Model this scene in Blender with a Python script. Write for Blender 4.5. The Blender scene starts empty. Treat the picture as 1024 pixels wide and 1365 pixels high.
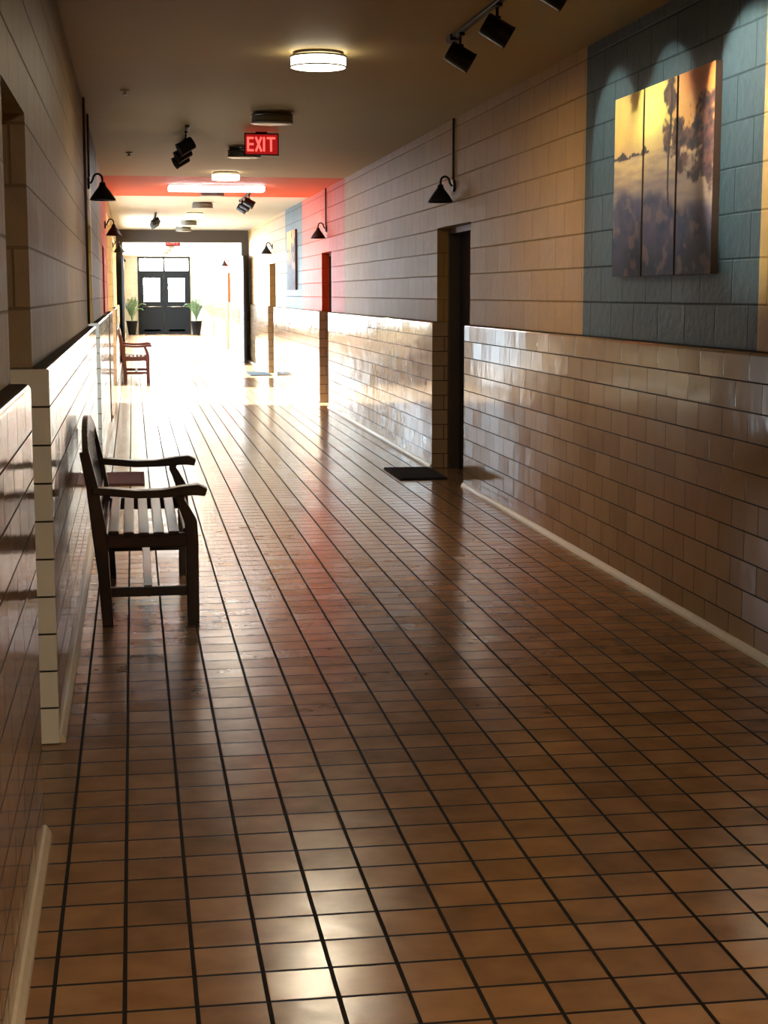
import bpy, bmesh, math, random
from mathutils import Vector, Matrix, noise
random.seed(3)
S=bpy.context.scene
try:
    S.view_settings.view_transform='Standard'
except Exception: pass
COL=S.collection
H=1.56
XR=2.68; XRW=2.635      # right wall upper plane / wainscot plane
XL=-0.34; XLW=-0.285
ZC=3.0; ZW=1.31
Y0=-3.0; YE=62.0

def lin(r,g,b):
    f=lambda c:((c/255)/12.92 if c/255<=0.04045 else (((c/255)+0.055)/1.055)**2.4)
    return (f(r),f(g),f(b),1)

# ---------------- materials ----------------
def newmat(name):
    m=bpy.data.materials.new(name); m.use_nodes=True
    nt=m.node_tree; b=nt.nodes['Principled BSDF']
    return m,nt,b
def simple(name,col,rough=0.5,metal=0.0,emit=None,es=0.0,nscale=12,namt=0.12,bump=0.0,coat=0.0,spec=0.5):
    m,nt,b=newmat(name)
    tc=nt.nodes.new('ShaderNodeTexCoord')
    n=nt.nodes.new('ShaderNodeTexNoise'); n.inputs['Scale'].default_value=nscale; n.inputs['Detail'].default_value=4
    nt.links.new(tc.outputs['Object'],n.inputs['Vector'])
    mx=nt.nodes.new('ShaderNodeMix'); mx.data_type='RGBA'
    c=col
    mx.inputs['A'].default_value=(c[0]*(1-namt),c[1]*(1-namt),c[2]*(1-namt),1)
    mx.inputs['B'].default_value=(min(1,c[0]*(1+namt)),min(1,c[1]*(1+namt)),min(1,c[2]*(1+namt)),1)
    nt.links.new(n.outputs['Fac'],mx.inputs['Factor'])
    nt.links.new(mx.outputs['Result'],b.inputs['Base Color'])
    b.inputs['Roughness'].default_value=rough; b.inputs['Metallic'].default_value=metal
    b.inputs['Coat Weight'].default_value=coat; b.inputs['Specular IOR Level'].default_value=spec
    if emit:
        b.inputs['Emission Color'].default_value=emit; b.inputs['Emission Strength'].default_value=es
    if bump:
        bp=nt.nodes.new('ShaderNodeBump'); bp.inputs['Strength'].default_value=1; bp.inputs['Distance'].default_value=bump
        nt.links.new(n.outputs['Fac'],bp.inputs['Height']); nt.links.new(bp.outputs['Normal'],b.inputs['Normal'])
    return m
def tiled(name,c1,c2,mort,bw,bh,ms,offset,rough,depth,wave,tilt,floor=False,mrough=0.7,ou=0.0,ov=0.0,
          fine=0.0,mottle=0.25,msmooth=0.15,wscale=9.0,spec=0.5,mfac=1.0):
    m,nt,b=newmat(name); N=nt.nodes.new; L=nt.links.new
    tc=N('ShaderNodeTexCoord'); sp=N('ShaderNodeSeparateXYZ'); L(tc.outputs['Object'],sp.inputs[0])
    cb=N('ShaderNodeCombineXYZ')
    def math_(op,a,bb):
        n=N('ShaderNodeMath'); n.operation=op
        for i,v in enumerate((a,bb)):
            if isinstance(v,(int,float)): n.inputs[i].default_value=v
            else: L(v,n.inputs[i])
        return n.outputs[0]
    if floor:
        L(math_('ADD',sp.outputs['X'],ou+100*bw),cb.inputs[0]); L(math_('ADD',sp.outputs['Y'],ov+100*bh),cb.inputs[1])
    else:
        L(math_('ADD',math_('ADD',sp.outputs['X'],sp.outputs['Y']),ou+100*bw),cb.inputs[0]); L(math_('ADD',sp.outputs['Z'],ov+10*bh),cb.inputs[1])
    def brick(a,bb,mo):
        t=N('ShaderNodeTexBrick'); t.offset=offset; t.offset_frequency=2; t.squash=1
        t.inputs['Scale'].default_value=1; t.inputs['Brick Width'].default_value=bw; t.inputs['Row Height'].default_value=bh
        t.inputs['Mortar Size'].default_value=ms; t.inputs['Mortar Smooth'].default_value=msmooth
        t.inputs['Color1'].default_value=a; t.inputs['Color2'].default_value=bb; t.inputs['Mortar'].default_value=mo
        L(cb.outputs[0],t.inputs['Vector']); return t
    t1=brick((0,0,0,1),(1,1,1,1),(0.5,0.5,0.5,1))
    q=math_('ROUND',math_('MULTIPLY',t1.outputs['Color'],4096.0),0.0)
    wn=N('ShaderNodeTexWhiteNoise'); wn.noise_dimensions='1D'; L(q,wn.inputs['W'])
    n1=N('ShaderNodeTexNoise'); n1.inputs['Scale'].default_value=7; n1.inputs['Detail'].default_value=6
    L(tc.outputs['Object'],n1.inputs['Vector'])
    f=math_('ADD',math_('MULTIPLY',wn.outputs['Value'],1-mottle),math_('MULTIPLY',math_('SUBTRACT',math_('MULTIPLY',n1.outputs['Fac'],2.2),0.6),mottle))
    mx=N('ShaderNodeMix'); mx.data_type='RGBA'; mx.inputs['A'].default_value=c1; mx.inputs['B'].default_value=c2; L(f,mx.inputs['Factor'])
    mx.clamp_factor=True
    mx2=N('ShaderNodeMix'); mx2.data_type='RGBA'; L(mx.outputs['Result'],mx2.inputs['A']); mx2.inputs['B'].default_value=mort
    L(math_('MULTIPLY',t1.outputs['Fac'],mfac),mx2.inputs['Factor']); L(mx2.outputs['Result'],b.inputs['Base Color'])
    r=math_('ADD',math_('MULTIPLY',t1.outputs['Fac'],(mrough-rough)),math_('ADD',math_('MULTIPLY',n1.outputs['Fac'],0.06),rough-0.03))
    L(r,b.inputs['Roughness'])
    L(math_('MULTIPLY',math_('SUBTRACT',1.0,math_('MULTIPLY',t1.outputs['Fac'],mfac*0.8)),spec),b.inputs['Specular IOR Level'])
    g=N('ShaderNodeNewGeometry')
    vm=N('ShaderNodeVectorMath'); vm.operation='SUBTRACT'; L(wn.outputs['Color'],vm.inputs[0]); vm.inputs[1].default_value=(0.5,0.5,0.5)
    vs=N('ShaderNodeVectorMath'); vs.operation='SCALE'; L(vm.outputs[0],vs.inputs[0]); vs.inputs['Scale'].default_value=tilt
    va=N('ShaderNodeVectorMath'); va.operation='ADD'; L(g.outputs['Normal'],va.inputs[0]); L(vs.outputs[0],va.inputs[1])
    vn=N('ShaderNodeVectorMath'); vn.operation='NORMALIZE'; L(va.outputs[0],vn.inputs[0])
    n2=N('ShaderNodeTexNoise'); n2.inputs['Scale'].default_value=wscale; n2.inputs['Detail'].default_value=2
    L(tc.outputs['Object'],n2.inputs['Vector'])
    h=math_('ADD',math_('MULTIPLY',math_('SUBTRACT',1.0,t1.outputs['Fac']),depth*1000),math_('MULTIPLY',n2.outputs['Fac'],wave*1000))
    if fine:
        n3=N('ShaderNodeTexNoise'); n3.inputs['Scale'].default_value=120; n3.inputs['Detail'].default_value=3
        L(tc.outputs['Object'],n3.inputs['Vector']); h=math_('ADD',h,math_('MULTIPLY',n3.outputs['Fac'],fine*1000))
    bp=N('ShaderNodeBump'); bp.inputs['Strength'].default_value=1; bp.inputs['Distance'].default_value=0.001
    L(h,bp.inputs['Height']); L(vn.outputs[0],bp.inputs['Normal']); L(bp.outputs['Normal'],b.inputs['Normal'])
    return m

M={}
M['floor']=tiled('quarry_tile_floor',lin(112,79,52),lin(166,122,80),lin(34,28,23),0.158,0.158,0.0056,0.0,0.205,0.0016,0.0009,0.018,floor=True,ou=0.05,mottle=0.5,wscale=11)
M['tile']=tiled('glazed_wall_tile',lin(148,117,84),lin(172,140,104),lin(56,42,30),0.305,0.131,0.0034,0.5,0.10,0.0018,0.0014,0.015,mottle=0.35,wscale=7)
M['tile_cream']=tiled('cream_glazed_tile',lin(222,216,200),lin(238,232,218),lin(50,42,36),0.5,0.131,0.0035,0.0,0.12,0.0018,0.0006,0.01,mottle=0.3,wscale=7,ou=0.2)
def block(name,c,sp=0.25):
    d=(c[0]*0.78,c[1]*0.78,c[2]*0.78,1); mo=(c[0]*0.55,c[1]*0.55,c[2]*0.55,1)
    return tiled(name,d,c,mo,0.406,0.203,0.007,0.5,0.50,0.0034,0.0036,0.04,mrough=0.6,fine=0.0010,mottle=0.6,msmooth=0.7,wscale=16,ov=0.115,mfac=0.7,spec=sp)
M['tan']=block('tan_painted_block',lin(178,136,74))
M['pale']=block('cream_painted_block',lin(190,182,160))  # far tan wall, its wash of bright light put into the colour
M['grey']=block('grey_painted_block',lin(158,138,106))
M['blue']=block('bluegrey_painted_block',lin(52,66,69))
M['red']=block('red_painted_block',lin(206,66,14))
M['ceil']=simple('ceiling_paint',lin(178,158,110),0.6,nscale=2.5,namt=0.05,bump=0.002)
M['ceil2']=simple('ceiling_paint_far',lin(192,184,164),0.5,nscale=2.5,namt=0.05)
M['ceilred']=simple('ceiling_paint_red',lin(206,78,30),0.6,nscale=3,namt=0.06,spec=0.2)
M['cream']=simple('cream_trim',lin(206,192,166),0.35,nscale=30)
M['black']=simple('black_metal',lin(20,19,20),0.38,metal=0.3)
M['blackdoor']=simple('dark_door_paint',lin(20,18,20),0.36)
M['enddoor']=simple('entrance_door_paint',lin(6,6,7),0.6,spec=0.15)
M['frame']=simple('door_frame_paint',lin(70,56,44),0.4)
M['greyframe']=simple('grey_jamb_paint',lin(150,148,146),0.5)
M['steel']=simple('brushed_nickel',lin(120,112,100),0.28,metal=0.9)
M['benchwood']=simple('dark_stained_wood',lin(38,21,18),0.32,nscale=25,namt=0.35,coat=0.2)
M['redwood']=simple('red_stained_wood',lin(120,60,46),0.4,nscale=25,namt=0.25)
M['edge']=simple('canvas_edge',lin(80,56,40),0.6)
M['mat']=simple('rubber_mat',lin(20,18,18),0.9,nscale=180,namt=0.5,bump=0.004,spec=0.2)
M['matred']=simple('brown_mat',lin(104,56,46),0.85,nscale=180,namt=0.4,bump=0.004)
M['lit']=simple('lit_diffuser',lin(250,245,230),0.4,emit=(1,0.88,0.64,1),es=7.5)
M['strip']=simple('lit_tube_diffuser',lin(250,248,240),0.4,emit=(0.9,0.96,1,1),es=16)
M['unlit']=simple('frosted_diffuser',lin(110,102,88),0.3)
M['exitbox']=simple('exit_sign_housing',lin(90,12,12),0.4,emit=(1,0.02,0.02,1),es=0.35)
M['exitred']=simple('exit_sign_letter',lin(255,40,40),0.4,emit=(1,0.08,0.06,1),es=2.5)
M['pane']=simple('daylight_glass',lin(240,245,250),0.1,emit=(0.84,0.93,1,1),es=40)
M['sidepane']=simple('side_door_glass',lin(240,245,250),0.1,emit=(0.80,0.92,1,1),es=2.4)
M['leaf']=simple('palm_leaf',lin(50,74,36),0.5,nscale=20,namt=0.3)
M['pot']=simple('black_planter',lin(12,12,14),0.5,spec=0.2)
M['soil']=simple('potting_soil',lin(40,28,20),0.9,bump=0.01)
M['white']=simple('white_plastic',lin(210,205,195),0.4)

# ---------------- mesh helpers ----------------
class MB:
    def __init__(s,name): s.name=name; s.bm=bmesh.new(); s.mats=[]
    def mi(s,m):
        if m not in s.mats: s.mats.append(m)
        return s.mats.index(m)
    def add(s,verts,faces,m,smooth=False):
        vs=[s.bm.verts.new(v) for v in verts]; i=s.mi(m)
        for f in faces:
            try:
                fc=s.bm.faces.new([vs[k] for k in f]); fc.material_index=i; fc.smooth=smooth
            except ValueError: pass
    def box(s,a,b,m):
        x0,y0,z0=[min(p,q) for p,q in zip(a,b)]; x1,y1,z1=[max(p,q) for p,q in zip(a,b)]
        v=[(x0,y0,z0),(x1,y0,z0),(x1,y1,z0),(x0,y1,z0),(x0,y0,z1),(x1,y0,z1),(x1,y1,z1),(x0,y1,z1)]
        s.add(v,[(0,3,2,1),(4,5,6,7),(0,1,5,4),(1,2,6,5),(2,3,7,6),(3,0,4,7)],m)
    def beam(s,p,q,w,d,m,side=(0,1,0)):
        p=Vector(p);q=Vector(q);t=(q-p).normalized();sd=Vector(side)
        n=t.cross(sd).normalized(); sd=n.cross(t).normalized()
        v=[]
        for c in (p,q):
            for a,b_ in ((-1,-1),(1,-1),(1,1),(-1,1)): v.append(c+sd*(a*w/2)+n*(b_*d/2))
        s.add(v,[(0,3,2,1),(4,5,6,7),(0,1,5,4),(1,2,6,5),(2,3,7,6),(3,0,4,7)],m)
    def extrude_poly(s,pts,y0,y1,m):   # pts in XZ
        n=len(pts)
        v=[(x,y0,z) for x,z in pts]+[(x,y1,z) for x,z in pts]
        s.add(v,[tuple(range(n)),tuple(range(2*n-1,n-1,-1))]+[(i,i+n,(i+1)%n+n,(i+1)%n) for i in range(n)],m)
    def ribbon(s,path,y0,y1,th,m):     # thick strip following XZ path
        up=[];dn=[]
        for i,(x,z) in enumerate(path):
            a=path[max(0,i-1)];b=path[min(len(path)-1,i+1)]
            t=Vector((b[0]-a[0],b[1]-a[1])).normalized(); k=th[i] if isinstance(th,list) else th
            up.append((x-t.y*k/2,z+t.x*k/2)); dn.append((x+t.y*k/2,z-t.x*k/2))
        s.extrude_poly(dn+up[::-1],y0,y1,m)
    def lathe(s,prof,c,m,seg=32,mat=None,smooth=True,cap=True):
        v=[];f=[]
        R=mat or Matrix.Identity(3)
        for r,z in prof:
            for k in range(seg):
                a=2*math.pi*k/seg; v.append(Vector(c)+R@Vector((r*math.cos(a),r*math.sin(a),z)))
        for i in range(len(prof)-1):
            for k in range(seg):
                k2=(k+1)%seg; f.append((i*seg+k,i*seg+k2,(i+1)*seg+k2,(i+1)*seg+k))
        s.add(v,f,m,smooth)
        if cap:
            for i,fl in ((0,True),(len(prof)-1,False)):
                if prof[i][0]>1e-4:
                    vv=v[i*seg:(i+1)*seg]; s.add(vv,[tuple(range(seg))[::-1] if fl else tuple(range(seg))],m)
    def tube(s,path,r,m,seg=10):
        P=[Vector(p) for p in path]
        v=[];f=[]
        for i,p in enumerate(P):
            t=(P[min(len(P)-1,i+1)]-P[max(0,i-1)]).normalized()
            rf=Vector((0,1,0)) if abs(t.y)<0.9 else Vector((1,0,0))
            n=t.cross(rf).normalized(); b=t.cross(n)
            for k in range(seg):
                a=2*math.pi*k/seg; v.append(p+n*math.cos(a)*r+b*math.sin(a)*r)
        for i in range(len(P)-1):
            for k in range(seg):
                k2=(k+1)%seg; f.append((i*seg+k,i*seg+k2,(i+1)*seg+k2,(i+1)*seg+k))
        f+= [tuple(range(seg)),tuple(range((len(P)-1)*seg,len(P)*seg))]
        s.add(v,f,m,True)
    def done(s,bevel=0,parent=None,recalc=True):
        if recalc: bmesh.ops.recalc_face_normals(s.bm,faces=s.bm.faces)
        me=bpy.data.meshes.new(s.name); s.bm.to_mesh(me); s.bm.free()
        for m in s.mats: me.materials.append(m)
        o=bpy.data.objects.new(s.name,me); COL.objects.link(o)
        if bevel:
            md=o.modifiers.new('bev','BEVEL'); md.width=bevel; md.segments=2; md.limit_method='ANGLE'
        if parent: o.parent=parent
        return o

# ---------------- room shell ----------------
b=MB('floor'); b.box((-2.5,Y0-0.3,-0.2),(XR+0.5,YE+1,0),M['floor']); b.done()
b=MB('ceiling')
b.box((XL-0.5,Y0-0.3,ZC),(XR+0.5,20.1,ZC+0.2),M['ceil'])
b.box((XL-0.5,20.1,ZC),(XR+0.5,24.2,ZC+0.2),M['ceilred'])
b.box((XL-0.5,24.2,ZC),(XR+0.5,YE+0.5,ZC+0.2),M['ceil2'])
b.done()

R_doors=[(12.5,13.9,2.13),(21.5,22.6,2.13),(30.0,31.3,2.13),(44,45.2,2.13)]
L_doors=[(4.5,5.47,2.15),(12.5,13.9,2.13),(19.2,20.3,2.13)]
L_win=[(23.0,27.4,0.0,2.7),(30.4,35.7,0.9,2.6),(40,46,0.5,2.8),(47,53,0.5,2.8),(54,60,0.5,2.8)]  # only the first opening is inferred; the others are added to brighten the far corridor
R_zone=[(Y0,6.55,'tan'),(6.55,9.26,'blue'),(9.26,20.1,'tan'),(20.1,25.2,'red'),(25.2,28.0,'blue'),(28.0,37,'tan'),(37,43,'pale'),(43,48,'red'),(48,YE,'pale')]
L_zone=[(Y0,12.5,'grey'),(12.5,14.2,'tan'),(14.2,17.0,'blue'),(17.0,18.6,'tan'),(18.6,22.8,'red'),(22.8,YE,'tan')]
def build_wall(name,side,zones,doors,wins):
    X=XR if side>0 else XL; XW=XRW if side>0 else XLW; XB=X+side*0.3
    holes=[(d[0],d[1],0.0,d[2]) for d in doors]+list(wins)
    br=sorted(set([Y0,YE]+[z[0] for z in zones]+[h[0] for h in holes]+[h[1] for h in holes]))
    w=MB(name)
    for a,c in zip(br[:-1],br[1:]):
        mid=(a+c)/2
        m=M[[z[2] for z in zones if z[0]<=mid<z[1]][0]]
        h=[h for h in holes if h[0]<mid<h[1]]
        if not h: w.box((X,a,0),(XB,c,ZC),m)
        else:
            w.box((X,a,h[0][3]),(XB,c,ZC),m)
            if h[0][2]>0: w.box((X,a,0),(XB,c,h[0][2]),m)
    w.done()
    t=MB('wainscot_'+name[5:])
    segs=[]; cur=Y0
    for h in sorted(holes):
        if h[2]>0: continue
        segs.append((cur,h[0],ZW)); cur=h[1]
    segs.append((cur,YE,ZW))
    out=[]
    for a,c,z in segs:
        cur=a
        for h in sorted(holes):
            if h[2]>0 and a<h[0]<c:
                out.append((cur,h[0],ZW)); out.append((h[0],h[1],min(ZW,h[2]-0.01))); cur=h[1]
        out.append((cur,c,ZW))
    for a,c,zt in out:
        r=0.018; n=5
        prof=[(X-side*0.001,0.0),(XW,0.0),(XW,zt-r)]
        for i in range(1,n+1):
            an=math.pi/2*i/n; prof.append((XW+side*r*(1-math.cos(an)),zt-r+r*math.sin(an)))
        prof.append((X-side*0.001,zt))
        t.extrude_poly(prof,a,c,M['tile'])
    t.done()
    c_=MB('baseboard_'+name[5:])
    for a,c,z in segs:
        c_.extrude_poly([(XW,0),(XW-side*0.022,0),(XW-side*0.020,0.012),(XW-side*0.008,0.03),(XW,0.035)],a,c,M['cream'])
    c_.done()
build_wall('wall_right',1,R_zone,R_doors,[])
build_wall('wall_left',-1,L_zone,L_doors,L_win)
b=MB('wall_back'); b.box((XL-0.5,Y0-0.3,0),(XR+0.5,Y0,ZC),M['tan']); b.done()

def door(side,d,idx,leafmat,jamb='frame',glass=False):
    X=XR if side>0 else XL
    y0,y1,zt=d
    b=MB('door_%d'%idx)
    rec=0.20
    xd=X+side*rec
    b.box((xd,y0,0.0),(xd+side*0.05,y1,zt),M[leafmat])
    b.box((X+side*0.10,y0,0),(xd,y0+0.05,zt),M[jamb]); b.box((X+side*0.10,y1-0.05,0),(xd,y1,zt),M[jamb])
    b.box((X+side*0.10,y0+0.05,zt-0.05),(xd,y1-0.05,zt),M[jamb])
    if glass:
        b.box((xd-side*0.006,y0+0.18,0.35),(xd,y1-0.18,zt-0.18),M['sidepane'])
        b.box((xd-side*0.012,y0+0.18,1.0),(xd-side*0.001,y1-0.18,1.08),M[leafmat])
    else:
        b.box((xd-side*0.008,y0+0.15,1.15),(xd,y1-0.15,zt-0.2),M[leafmat]); b.box((xd-side*0.008,y0+0.15,0.2),(xd,y1-0.15,0.95),M[leafmat])
    b.tube([(xd-side*0.002,y0+0.12,1.0),(xd-side*0.06,y0+0.12,1.0),(xd-side*0.06,y0+0.24,1.0)],0.011,M['steel'])
    b.done(0.003)
k=1
for d in R_doors: door(1,d,k,'blackdoor'); k+=1
for i,d in enumerate(L_doors): door(-1,d,k,'blackdoor','greyframe' if i==0 else 'frame',glass=(i==1)); k+=1
b=MB('trim_1')
def jambtile(side,y,dirn,m):
    X=XR if side>0 else XL; XW=XRW if side>0 else XLW
    b.box((XW-side*0.001,y,0),(X+side*0.10,y+dirn*0.02,ZW-0.004),m)
for d in L_doors: jambtile(-1,d[1],-1,M['tile_cream'])
for d in R_doors: jambtile(1,d[1],-1,M['tile'])
b.done(0.006)

WP=[11,64,190,190,190]
def assumed_window(idx,h):
    y0,y1,z0,z1=h
    b=MB('window_%d'%idx)
    x=XL-0.2; t=0.05
    z0b=z0+0.001
    b.box((x-t,y0,z0b),(x,y0+t,z1),M['black']); b.box((x-t,y1-t,z0b),(x,y1,z1),M['black'])
    b.box((x-t,y0,z1-t),(x,y1,z1),M['black']); b.box((x-t,y0,z0b),(x,y1,z0b+t),M['black'])
    n=max(2,int((y1-y0)/1.1))
    for i in range(1,n):
        yy=y0+(y1-y0)*i/n; b.box((x-t,yy-t/2,z0b),(x,yy+t/2,z1),M['black'])
    if z0<0.1: b.box((x-t,y0,2.1),(x,y1,2.1+t),M['black'])
    b.done()
    li=bpy.data.lights.new('daylight','AREA'); li.shape='RECTANGLE'; li.size=(y1-y0)*1.0; li.size_y=(z1-z0)  # area lamp added outside each opening to supply its daylight
    li.energy=WP[idx-1]*(y1-y0)*(z1-z0); li.color=(0.74,0.90,1)
    o=bpy.data.objects.new('daylight_%d'%idx,li); COL.objects.link(o)
    o.location=(XL-0.45,(y0+y1)/2,(z0+z1)/2); o.rotation_euler=(math.pi/2,0,-math.pi/2)
for i,h in enumerate(L_win): assumed_window(i+1,h)

b=MB('wall_end')
b.box((XL-0.3,YE,0),(XR+0.3,YE+0.3,ZC),M['pale'])
b.done()
b=MB('door_entrance')
dx0,dx1=0.22,2.22
y=YE-0.065
ED=M['enddoor']
def fr(x0,x1,z0,z1,t=0.07,yy=y):
    b.box((x0,yy,z0),(x0+t,yy+0.05,z1),ED); b.box((x1-t,yy,z0),(x1,yy+0.05,z1),ED)
    b.box((x0+t,yy,z1-t),(x1-t,yy+0.05,z1),ED); b.box((x0+t,yy,z0),(x1-t,yy+0.05,z0+t),ED)
fr(dx0,dx1,0,2.95,0.06,y-0.01)
b.box((dx0,y,2.3),(dx1,y+0.05,2.42),ED)
xm=(dx0+dx1)/2
for x0,x1 in ((dx0+0.06,xm-0.005),(xm+0.005,dx1-0.06)):
    fr(x0,x1,0.02,2.3,0.16)
    b.box((x0+0.16,y,0.1),(x1-0.16,y+0.05,1.25),ED)
    b.box((x0+0.16,y+0.02,1.25),(x1-0.16,y+0.03,2.2),M['pane'])
    b.tube([(x0+0.1,y-0.05,1.05),(x1-0.1,y-0.05,1.05)],0.02,M['steel'])
for i in range(2):
    a=dx0+0.06+i*(xm-dx0-0.03); b.box((a+0.02,y+0.02,2.43),(a+(xm-dx0)-0.10,y+0.03,2.88),M['pane'])
b.box((xm-0.03,y,2.42),(xm+0.03,y+0.05,2.9),ED)
b.done()

b=MB('door_frame')
YF=37.0
b.box((XL,YF,2.72),(XR,YF+0.2,ZC),M['frame'])
b.box((XR-0.16,YF,0),(XR,YF+0.2,2.72),M['frame']); b.box((XL,YF,0),(XL+0.14,YF+0.2,2.72),M['frame'])
b.done(0.004)
b=MB('door_fire_leaf'); b.box((XRW-0.16,YF-1.1,0.01),(XRW-0.11,YF-0.01,2.4),M['blackdoor']); b.box((XRW-0.17,YF-0.8,1.2),(XRW-0.159,YF-0.4,2.1),M['unlit']); b.done(0.004)
b=MB('door_fire_leaf'); b.box((XLW+0.06,YF-1.1,0.01),(XLW+0.11,YF-0.01,2.4),M['blackdoor']); b.box((XLW+0.109,YF-0.8,1.2),(XLW+0.12,YF-0.4,2.1),M['unlit']); b.done(0.004)

# ---------------- ceiling fixtures ----------------
DP={0:135,3:34,6:14,9:30}
def drum(y,lit,x=1.14,power=0):
    b=MB('ceiling_light'); c=(x,y,ZC)
    b.lathe([(0.155,0),(0.155,-0.022),(0.150,-0.024)],c,M['steel'],40)
    d=M['lit'] if lit else M['unlit']
    b.lathe([(0.162,-0.026),(0.166,-0.034),(0.166,-0.084),(0.160,-0.092),(0.10,-0.098),(0.0,-0.100)],c,d,40,cap=False)
    b.lathe([(0.1665,-0.024),(0.173,-0.024),(0.173,-0.034),(0.1665,-0.034)],c,M['steel'],40,cap=False)
    b.lathe([(0.1665,-0.084),(0.171,-0.084),(0.171,-0.092),(0.1665,-0.092)],c,M['steel'],40,cap=False)
    o=b.done()
    if lit:
        li=bpy.data.lights.new('lamp','AREA'); li.shape='DISK'; li.size=0.3; li.energy=power; li.color=(1,0.84,0.60)
        l=bpy.data.objects.new('lamp',li); COL.objects.link(l); l.location=(x,y,ZC-0.104); l.parent=o
i=0
yy=0.13
while yy<36:
    drum(yy,(i%3)==0,power=DP.get(i,0)); yy+=3.2; i+=1
for yy in (41,45,49,53,57): drum(yy,False)
b=MB('linear_ceiling_light')
b.box((0.5,21.55,ZC-0.03),(1.8,21.85,ZC),M['steel']); b.box((0.51,21.54,ZC-0.08),(1.79,21.84,ZC-0.012),M['strip']); b.done(0.012)

def exit_sign(x,y,s=1.0):
    e=bpy.data.objects.new('exit_sign',None); COL.objects.link(e); e.location=(x,y,ZC-0.015)
    b=MB('housing'); b.box((-0.15*s,0,-0.19*s),(0.15*s,0.045,0),M['exitbox'])
    b.box((-0.155*s,-0.006,-0.195*s),(0.155*s,0.0,-0.183*s),M['black']); b.box((-0.155*s,-0.006,-0.009*s),(0.155*s,0.0,0.003*s),M['black'])
    b.box((-0.155*s,-0.006,-0.195*s),(-0.145*s,0.0,0.003*s),M['black']); b.box((0.145*s,-0.006,-0.195*s),(0.155*s,0.0,0.003*s),M['black'])
    b.box((-0.05,0.005,0.0),(0.05,0.04,0.0155),M['black'])
    b.done(parent=e)
    b=MB('letters'); z0,z1=-0.158*s,-0.032*s; w=0.018*s
    def bar(p,q): b.beam((p[0],-0.003,p[1]),(q[0],-0.003,q[1]),0.004,w,M['exitred'],side=(0,1,0))
    lw=0.05*s
    x=-0.122*s
    bar((x,z0),(x,z1)); 
    for z in (z0+w/2,(z0+z1)/2,z1-w/2): bar((x,z),(x+lw,z))
    x=-0.052*s; bar((x,z0),(x+lw,z1)); bar((x,z1),(x+lw,z0))
    x=0.022*s; bar((x,z0),(x,z1))
    x=0.048*s; bar((x,z1-w/2),(x+lw*1.5,z1-w/2)); bar((x+lw*0.75,z0),(x+lw*0.75,z1))
    b.done(parent=e)
exit_sign(1.18,14.5); exit_sign(1.05,41.0,1.2)

def track(x,ya,yb,heads,side,power,lit=True):
    e=bpy.data.objects.new('track_light',None); COL.objects.link(e)
    b=MB('rail'); b.box((x-0.018,ya,ZC-0.02),(x+0.018,yb,ZC),M['black']); b.box((x-0.03,yb-0.12,ZC-0.035),(x+0.03,yb,ZC-0.001),M['black']); b.done(0.003,parent=e)
    for n,y in enumerate(heads):
        b=MB('spot_head_%d'%(n+1))
        b.box((x-0.015,y-0.05,ZC-0.035),(x+0.015,y+0.05,ZC-0.02),M['black'])
        b.tube([(x,y,ZC-0.03),(x,y,ZC-0.085)],0.008,M['black'])
        b.lathe([(0.02,-0.012),(0.02,0.012)],(x,y,ZC-0.09),M['black'],16)
        aim=Vector((side*0.85,-0.12,-0.50)).normalized()
        q=aim.to_track_quat('-Z','Y').to_matrix()
        c=Vector((x,y,ZC-0.145))
        b.lathe([(0.05,0.075),(0.056,0.068),(0.058,-0.06),(0.062,-0.075),(0.054,-0.075),(0.050,-0.045),(0.0,-0.04)],c,M['black'],28,mat=q,cap=True)
        for sx in (-1,1):
            p=c+q@Vector((sx*0.063,0,0)); b.beam(p,(x+ (p.x-c.x)*0.3,y+(p.y-c.y)*0.3,ZC-0.085),0.012,0.005,M['black'],side=(1,0,0))
        if lit: b.lathe([(0.0,-0.046),(0.045,-0.046)],c,M['lit'],20,mat=q,cap=False)
        b.done(parent=e,recalc=True)
        if lit:
            li=bpy.data.lights.new('spot','SPOT'); li.energy=power*(3.0 if n==0 else 1); li.spot_size=math.radians(60); li.spot_blend=0.3; li.shadow_soft_size=0.03; li.color=(0.93,1.0,0.92)
            o=bpy.data.objects.new('spot_lamp_%d'%(n+1),li); COL.objects.link(o); o.location=c+aim*0.085; o.rotation_euler=aim.to_track_quat('-Z','Y').to_euler(); o.parent=e
track(1.82,6.3,9.05,[6.85,7.9,8.8],1,54)
track(0.50,14.0,16.2,[14.4,15.2,15.9],-1,15)
track(1.70,22.9,25.0,[23.2,24.0,24.7],1,15)
track(0.45,29.0,31.2,[29.4,30.2,30.9],-1,15)

def sconce(side,y,z=2.43):
    X=XR if side>0 else XL; s=-side
    b=MB('wall_sconce')
    R=Matrix.Rotation(math.radians(90)*s,3,'Y')
    b.lathe([(0.05,0),(0.05,0.012),(0.04,0.02)],(X,y,z+0.02),M['black'],24,mat=R)
    cx=0.12
    pts=[]
    for i in range(13):
        a=math.pi*i/12
        pts.append((X+s*(cx-0.038-0.038*math.cos(a)),y,z+0.05+0.045*math.sin(a)))
    b.tube([(X+s*0.01,y,z+0.02),(X+s*0.03,y,z+0.025)]+pts+[(X+s*cx,y,z+0.02)],0.009,M['black'])
    c=(X+s*cx,y,z)
    b.lathe([(0.012,0.03),(0.022,0.028),(0.028,0.0),(0.036,-0.012),(0.062,-0.045),(0.103,-0.105),(0.106,-0.118),(0.101,-0.114),(0.056,-0.050),(0.02,-0.02)],c,M['black'],36,cap=False)
    b.lathe([(0.0,-0.085),(0.02,-0.08),(0.028,-0.06),(0.02,-0.04),(0.012,-0.02)],c,M['unlit'],16,cap=False)
    b.done()
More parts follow.
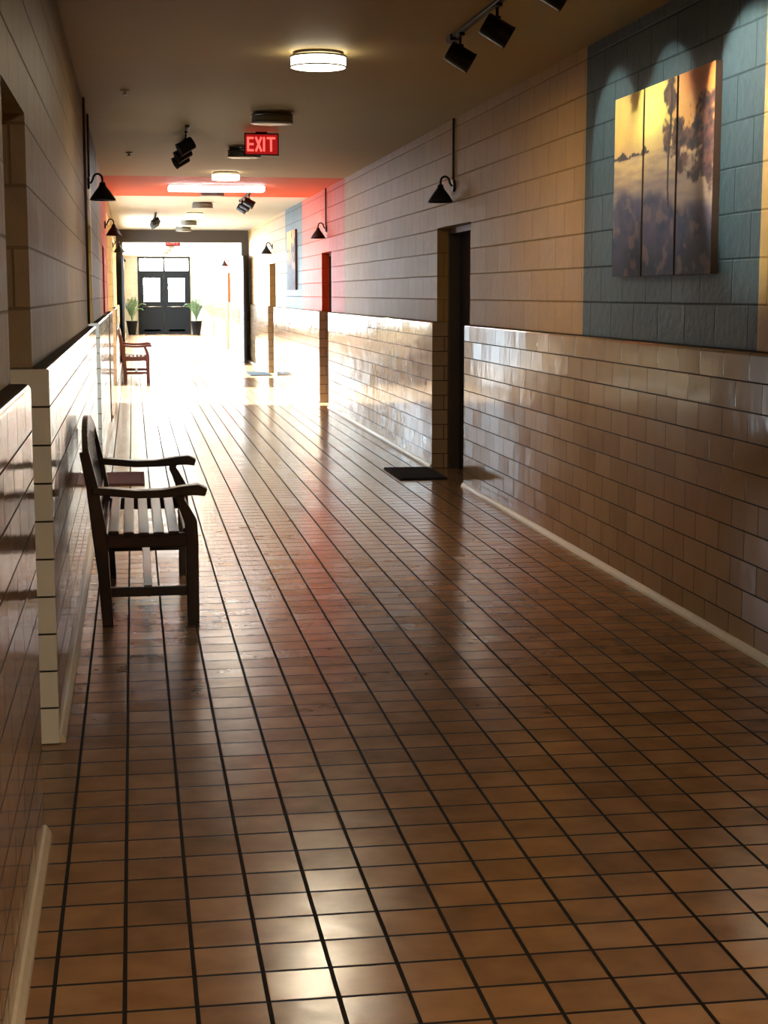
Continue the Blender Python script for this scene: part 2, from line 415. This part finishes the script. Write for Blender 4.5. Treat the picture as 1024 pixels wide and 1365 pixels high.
for s_,y_ in ((1,13.15),(1,22.0),(1,30.6),(1,44.6),(-1,13.3),(-1,21.3),(-1,30.0),(-1,38.7)): sconce(s_,y_)
def conduit(side,y,z0,z1):
    X=XR if side>0 else XL
    b=MB('wall_conduit'); b.tube([(X-side*0.0125,y,z0),(X-side*0.0125,y,z1-0.001)],0.010,M['frame']); b.done()
conduit(1,13.15,2.50,ZC); conduit(1,22.0,2.50,ZC); conduit(-1,13.3,2.50,ZC); conduit(-1,12.2,ZW+0.02,ZC)

for x,y_ in ((-0.02,11.7),(0.0,16.8),(0.0,27)):
    b=MB('fire_sprinkler'); b.lathe([(0.035,0),(0.033,-0.008),(0.012,-0.01),(0.010,-0.03),(0.022,-0.032),(0.022,-0.036),(0.0,-0.036)],(x,y_,ZC-0.0005),M['white'],20); b.done()

def mat_(x0,x1,y0,y1,m):
    b=MB('door_mat'); b.box((x0,y0,0.0),(x1,y1,0.012),m); b.box((x0+0.03,y0+0.03,0.012),(x1-0.03,y1-0.03,0.016),m); b.done(0.004)
mat_(2.2,2.605,13.0,13.9,M['mat']); mat_(-0.255,0.07,13.0,13.9,M['matred']); mat_(2.2,2.605,30.2,31.6,M['mat'])

# ---------------- benches ----------------
def bench(y0,L,m,x0=-0.175):
    b=MB('wooden_bench'); y1=y0+L
    def X(v): return x0+v
    lw=0.055
    for yy in (y0,y1-lw):
        pth=[(X(0.03),0.0),(X(0.015),0.25),(X(0.0),0.44),(X(-0.028),0.66),(X(-0.062),0.83)]
        b.ribbon(pth,yy,yy+lw,[0.052,0.056,0.068,0.055,0.046],m)
        fx=X(0.43)
        b.ribbon([(fx,0.0),(fx,0.40),(fx-0.004,0.49),(fx-0.035,0.56),(fx-0.055,0.60),(fx-0.045,0.635)],yy,yy+lw,[0.058,0.060,0.060,0.046,0.040,0.045],m)
        yc=yy+lw/2; aw=0.04
        ap=[(X(-0.03),0.648),(X(0.06),0.640),(X(0.18),0.628),(X(0.30),0.630),(X(0.40),0.642),(X(0.46),0.645),(X(0.50),0.632)]
        b.ribbon(ap,yc-aw,yc+aw,[0.034,0.036,0.036,0.038,0.046,0.052,0.038],m)
        b.box((X(0.0),yy+0.008,0.375),(fx,yy+lw-0.008,0.44),m)
        b.box((X(0.03),yy+0.012,0.14),(fx,yy+lw-0.012,0.185),m)
    n=6; xa=X(0.03); xb=X(0.45); w=(xb-xa)/n
    for i in range(n):
        zz=0.438-0.012*math.sin(math.pi*(i+0.5)/n)
        b.box((xa+i*w+0.010,y0-0.0 if i<n-1 else y0+lw,zz),(xa+(i+1)*w-0.010,y1 if i<n-1 else y1-lw,zz+0.022),m)
    b.box((fx-0.02,y0+lw,0.36),(fx+0.015,y1-lw,0.43),m); b.box((X(0.0),y0+lw,0.36),(X(0.03),y1-lw,0.43),m)
    b.box((X(0.20),y0+lw*0.5,0.15),(X(0.24),y1-lw*0.5,0.19),m)
    def bx(z): return X(0.0)-0.062*max(0,(z-0.44))/0.41
    b.beam((bx(0.52),y0+lw,0.52),(bx(0.52),y1-lw,0.52),0.055,0.025,m,side=(0,0,1))
    N=16
    def top(t): return 0.80+0.105*math.sin(math.pi*t)**0.8
    for i in range(N):
        t0=i/N;t1=(i+1)/N; ya=y0+0.02+t0*(L-0.04); yb=y0+0.02+t1*(L-0.04)
        b.beam((bx(top(t0)),ya,top(t0)),(bx(top(t1)),yb,top(t1)),0.08,0.03,m,side=(0,0,1))
    ns=11
    for i in range(ns):
        t=(i+1)/(ns+1); yy=y0+lw+t*(L-2*lw); zt=top(t)-0.02
        b.beam((bx(0.53),yy,0.53),(bx(zt),yy,zt),0.045,0.014,m,side=(0,1,0))
    return b.done(0.005)
bench(7.4,1.4,M['benchwood'])
bench(28.3,1.4,M['redwood'])

# ---------------- pictures ----------------
def nz(x,y,s,o=0): return noise.fractal(Vector((x*s+o,y*s-o,o*0.7)),1.0,2.0,5)
def mixc(a,b_,t):
    t=max(0,min(1,t)); return tuple(a[i]*(1-t)+b_[i]*t for i in range(3))
def sm(e0,e1,x):
    t=max(0,min(1,(x-e0)/(e1-e0))); return t*t*(3-2*t)
def paint(s,t):
    C=lambda r,g,b_: lin(r,g,b_)[:3]
    n1=nz(s,t,3,1.3); n2=nz(s,t,9,4.1); n3=nz(s,t,22,7.7)
    c=mixc(C(190,142,74),C(232,180,84),0.5+0.6*n1)
    d=math.hypot((s-0.40)*1.2,(t-0.84)); c=mixc(C(255,228,116),c,sm(0.02,0.30,d))
    c=mixc(c,C(212,114,52),sm(0.60,1.05,s+0.2*n1+0.3*(t-0.8)))
    c=mixc(c,C(184,138,98),sm(0.78,0.64,t+0.05*n1)*0.6)
    wv=nz(s*1.2,t*7,3,2.2)
    w=mixc(C(140,110,90),C(198,158,102),0.55+0.9*wv)
    w=mixc(w,C(104,88,96),sm(0.60,0.44,t+0.08*n1)*0.6)
    c=mixc(w,c,sm(0.655,0.665,t))
    isl=math.exp(-((s-0.12)/0.10)**2)*0.022+math.exp(-((s-0.33)/0.05)**2)*0.014
    if -isl*0.8<(t-0.66)<isl*(1.2+2*n3): c=C(70,52,46)
    bank=0.44-0.9*max(0,0.05-s)-0.22*max(0,s-0.35)+0.02*math.sin(s*16)+0.02*n2
    st=nz(s*2.0+t*1.0,t*1.5-s*1.2,5,3.3)
    f=mixc(C(46,50,70),C(82,72,82),0.45+0.7*st)
    f=mixc(f,C(28,33,50),sm(0.30,0.0,t)*0.75)
    f=mixc(f,C(124,96,82),0.5*sm(0.15,0.45,nz(s*1.5+t,t*1.2-s,6,5.5)))
    c=mixc(f,c,sm(-0.03,0.045,t-bank))
    for (tx,ty,rx,ry) in ((0.93,0.74,0.16,0.13),(0.80,0.68,0.14,0.09),(0.68,0.69,0.08,0.10),(0.60,0.90,0.06,0.10),(0.58,0.72,0.05,0.09),(0.90,0.54,0.15,0.08),(0.74,0.56,0.08,0.06),(0.97,0.60,0.06,0.2)):
        q=((s-tx)/rx)**2+((t-ty)/ry)**2
        a=sm(1.25,0.55,q+1.0*n3+0.6*n2)
        if a>0: c=mixc(c,mixc(C(46,31,34),C(96,62,48),0.5+1.4*n3),a*0.95)
    if abs(s-0.60-0.012*math.sin(t*9))<0.009 and 0.35<t<0.97: c=C(54,40,44)
    return c
def canvas_mat(name):
    m,nt,b=newmat(name)
    a=nt.nodes.new('ShaderNodeVertexColor'); a.layer_name='Col'
    nt.links.new(a.outputs['Color'],b.inputs['Base Color']); b.inputs['Roughness'].default_value=0.6; b.inputs['Specular IOR Level'].default_value=0.2
    return m
MC=canvas_mat('painted_canvas')
def triptych(yfar,ynear,z0,z1,n=3,gap=0.026,res=70):
    e=bpy.data.objects.new('landscape_painting',None); COL.objects.link(e)
    W=yfar-ynear; pw=(W-gap*(n-1))/n
    for k in range(n):
        ya=yfar-k*(pw+gap); yb=ya-pw
        bm=bmesh.new(); cl=bm.loops.layers.float_color.new('Col')
        NX=res;NZ=int(res*(z1-z0)/pw)
        xf=XR-0.035
        g=[[bm.verts.new((xf,ya+(yb-ya)*i/NX,z0+(z1-z0)*j/NZ)) for j in range(NZ+1)] for i in range(NX+1)]
        for i in range(NX):
            for j in range(NZ):
                f=bm.faces.new([g[i][j],g[i+1][j],g[i+1][j+1],g[i][j+1]])
                for l in f.loops:
                    yy=l.vert.co.y; s=(yfar-yy)/W; t=(l.vert.co.z-z0)/(z1-z0); c=paint(s,t); l[cl]=(c[0],c[1],c[2],1)
        me=bpy.data.meshes.new('canvas'); bm.to_mesh(me); bm.free(); me.materials.append(MC)
        o=bpy.data.objects.new('canvas_%d'%(k+1),me); COL.objects.link(o); o.parent=e
        b=MB('stretcher_%d'%(k+1)); b.box((xf+0.0006,yb,z0),(XR-0.001,ya,z1),M['edge']); b.done(parent=e)
triptych(8.57,7.05,1.65,2.61)
triptych(27.4,26.0,1.62,2.6,n=1,res=60)

# ---------------- potted palms ----------------
def palm(x,y,seed,xmin,xmax):
    random.seed(seed)
    e=bpy.data.objects.new('potted_palm',None); COL.objects.link(e); e.location=(x,y,0)
    b=MB('planter'); b.lathe([(0.13,0.0),(0.14,0.02),(0.205,0.48),(0.22,0.48),(0.22,0.53),(0.20,0.53),(0.19,0.46)],(0,0,0),M['pot'],28,cap=True); b.lathe([(0.0,0.47),(0.19,0.47)],(0,0,0),M['soil'],28,cap=False); b.done(parent=e)
    b=MB('fronds')
    for k in range(16):
        a=k*2.4+random.random()*0.5; Lf=0.55+0.25*random.random(); lean=0.35+0.75*random.random()
        P=[]
        for i in range(9):
            t=i/8; r=Lf*lean*t**1.3*0.62; z=0.47+Lf*1.5*(t-0.42*lean*t*t*t)
            P.append(Vector((r*math.cos(a),r*math.sin(a),z)))
        b.tube(P,0.006,M['leaf'],5)
        sd=Vector((-math.sin(a),math.cos(a),0))
        for i in range(3,9):
            for s in (-1,1):
                for q in (0,0.5):
                    p=P[i]-(P[i]-P[i-1])*q; l=0.17*(1-0.4*abs(i-6)/3)
                    d=(sd*s+(P[i]-P[i-1]).normalized()*0.6).normalized(); tip=p+d*l+Vector((0,0,-0.05)); mid=p+d*l*0.5
                    wv=(P[i]-P[i-1]).normalized()*0.014
                    b.add([p,mid+wv,tip,mid-wv],[(0,1,2,3)],M['leaf'])
    for v in b.bm.verts: v.co.x=max(xmin-x,min(xmax-x,v.co.x))
    b.done(parent=e,recalc=False)
palm(-0.03,60.9,1,XLW+0.02,9); palm(2.38,60.5,2,-9,XRW-0.02)

# ---------------- sun, world, camera ----------------
sun=bpy.data.lights.new('sun','SUN'); sun.energy=115; sun.angle=0.03; sun.color=(0.60,0.82,1)
so=bpy.data.objects.new('sun',sun); COL.objects.link(so); so.location=(-10,30,12)
so.rotation_euler=Vector((0.82,-0.28,-0.50)).to_track_quat('-Z','Y').to_euler()
w=bpy.data.worlds.new('world'); S.world=w; w.use_nodes=True
bg=w.node_tree.nodes['Background']; bg.inputs[0].default_value=(0.75,0.88,1,1); bg.inputs[1].default_value=1.5

cam=bpy.data.cameras.new('camera'); cam.sensor_fit='VERTICAL'; cam.sensor_height=36; cam.lens=2100/1365*36; cam.clip_end=300
co=bpy.data.objects.new('camera',cam); COL.objects.link(co)
yaw=math.radians(9.0); p=math.radians(7.9)
F=Vector((math.sin(yaw)*math.cos(p),math.cos(yaw)*math.cos(p),-math.sin(p)))
R=Vector((math.cos(yaw),-math.sin(yaw),0)); U=R.cross(F)
mm=Matrix((R,U,-F)).transposed().to_4x4(); mm.translation=(0,0,H); co.matrix_world=mm
S.camera=co
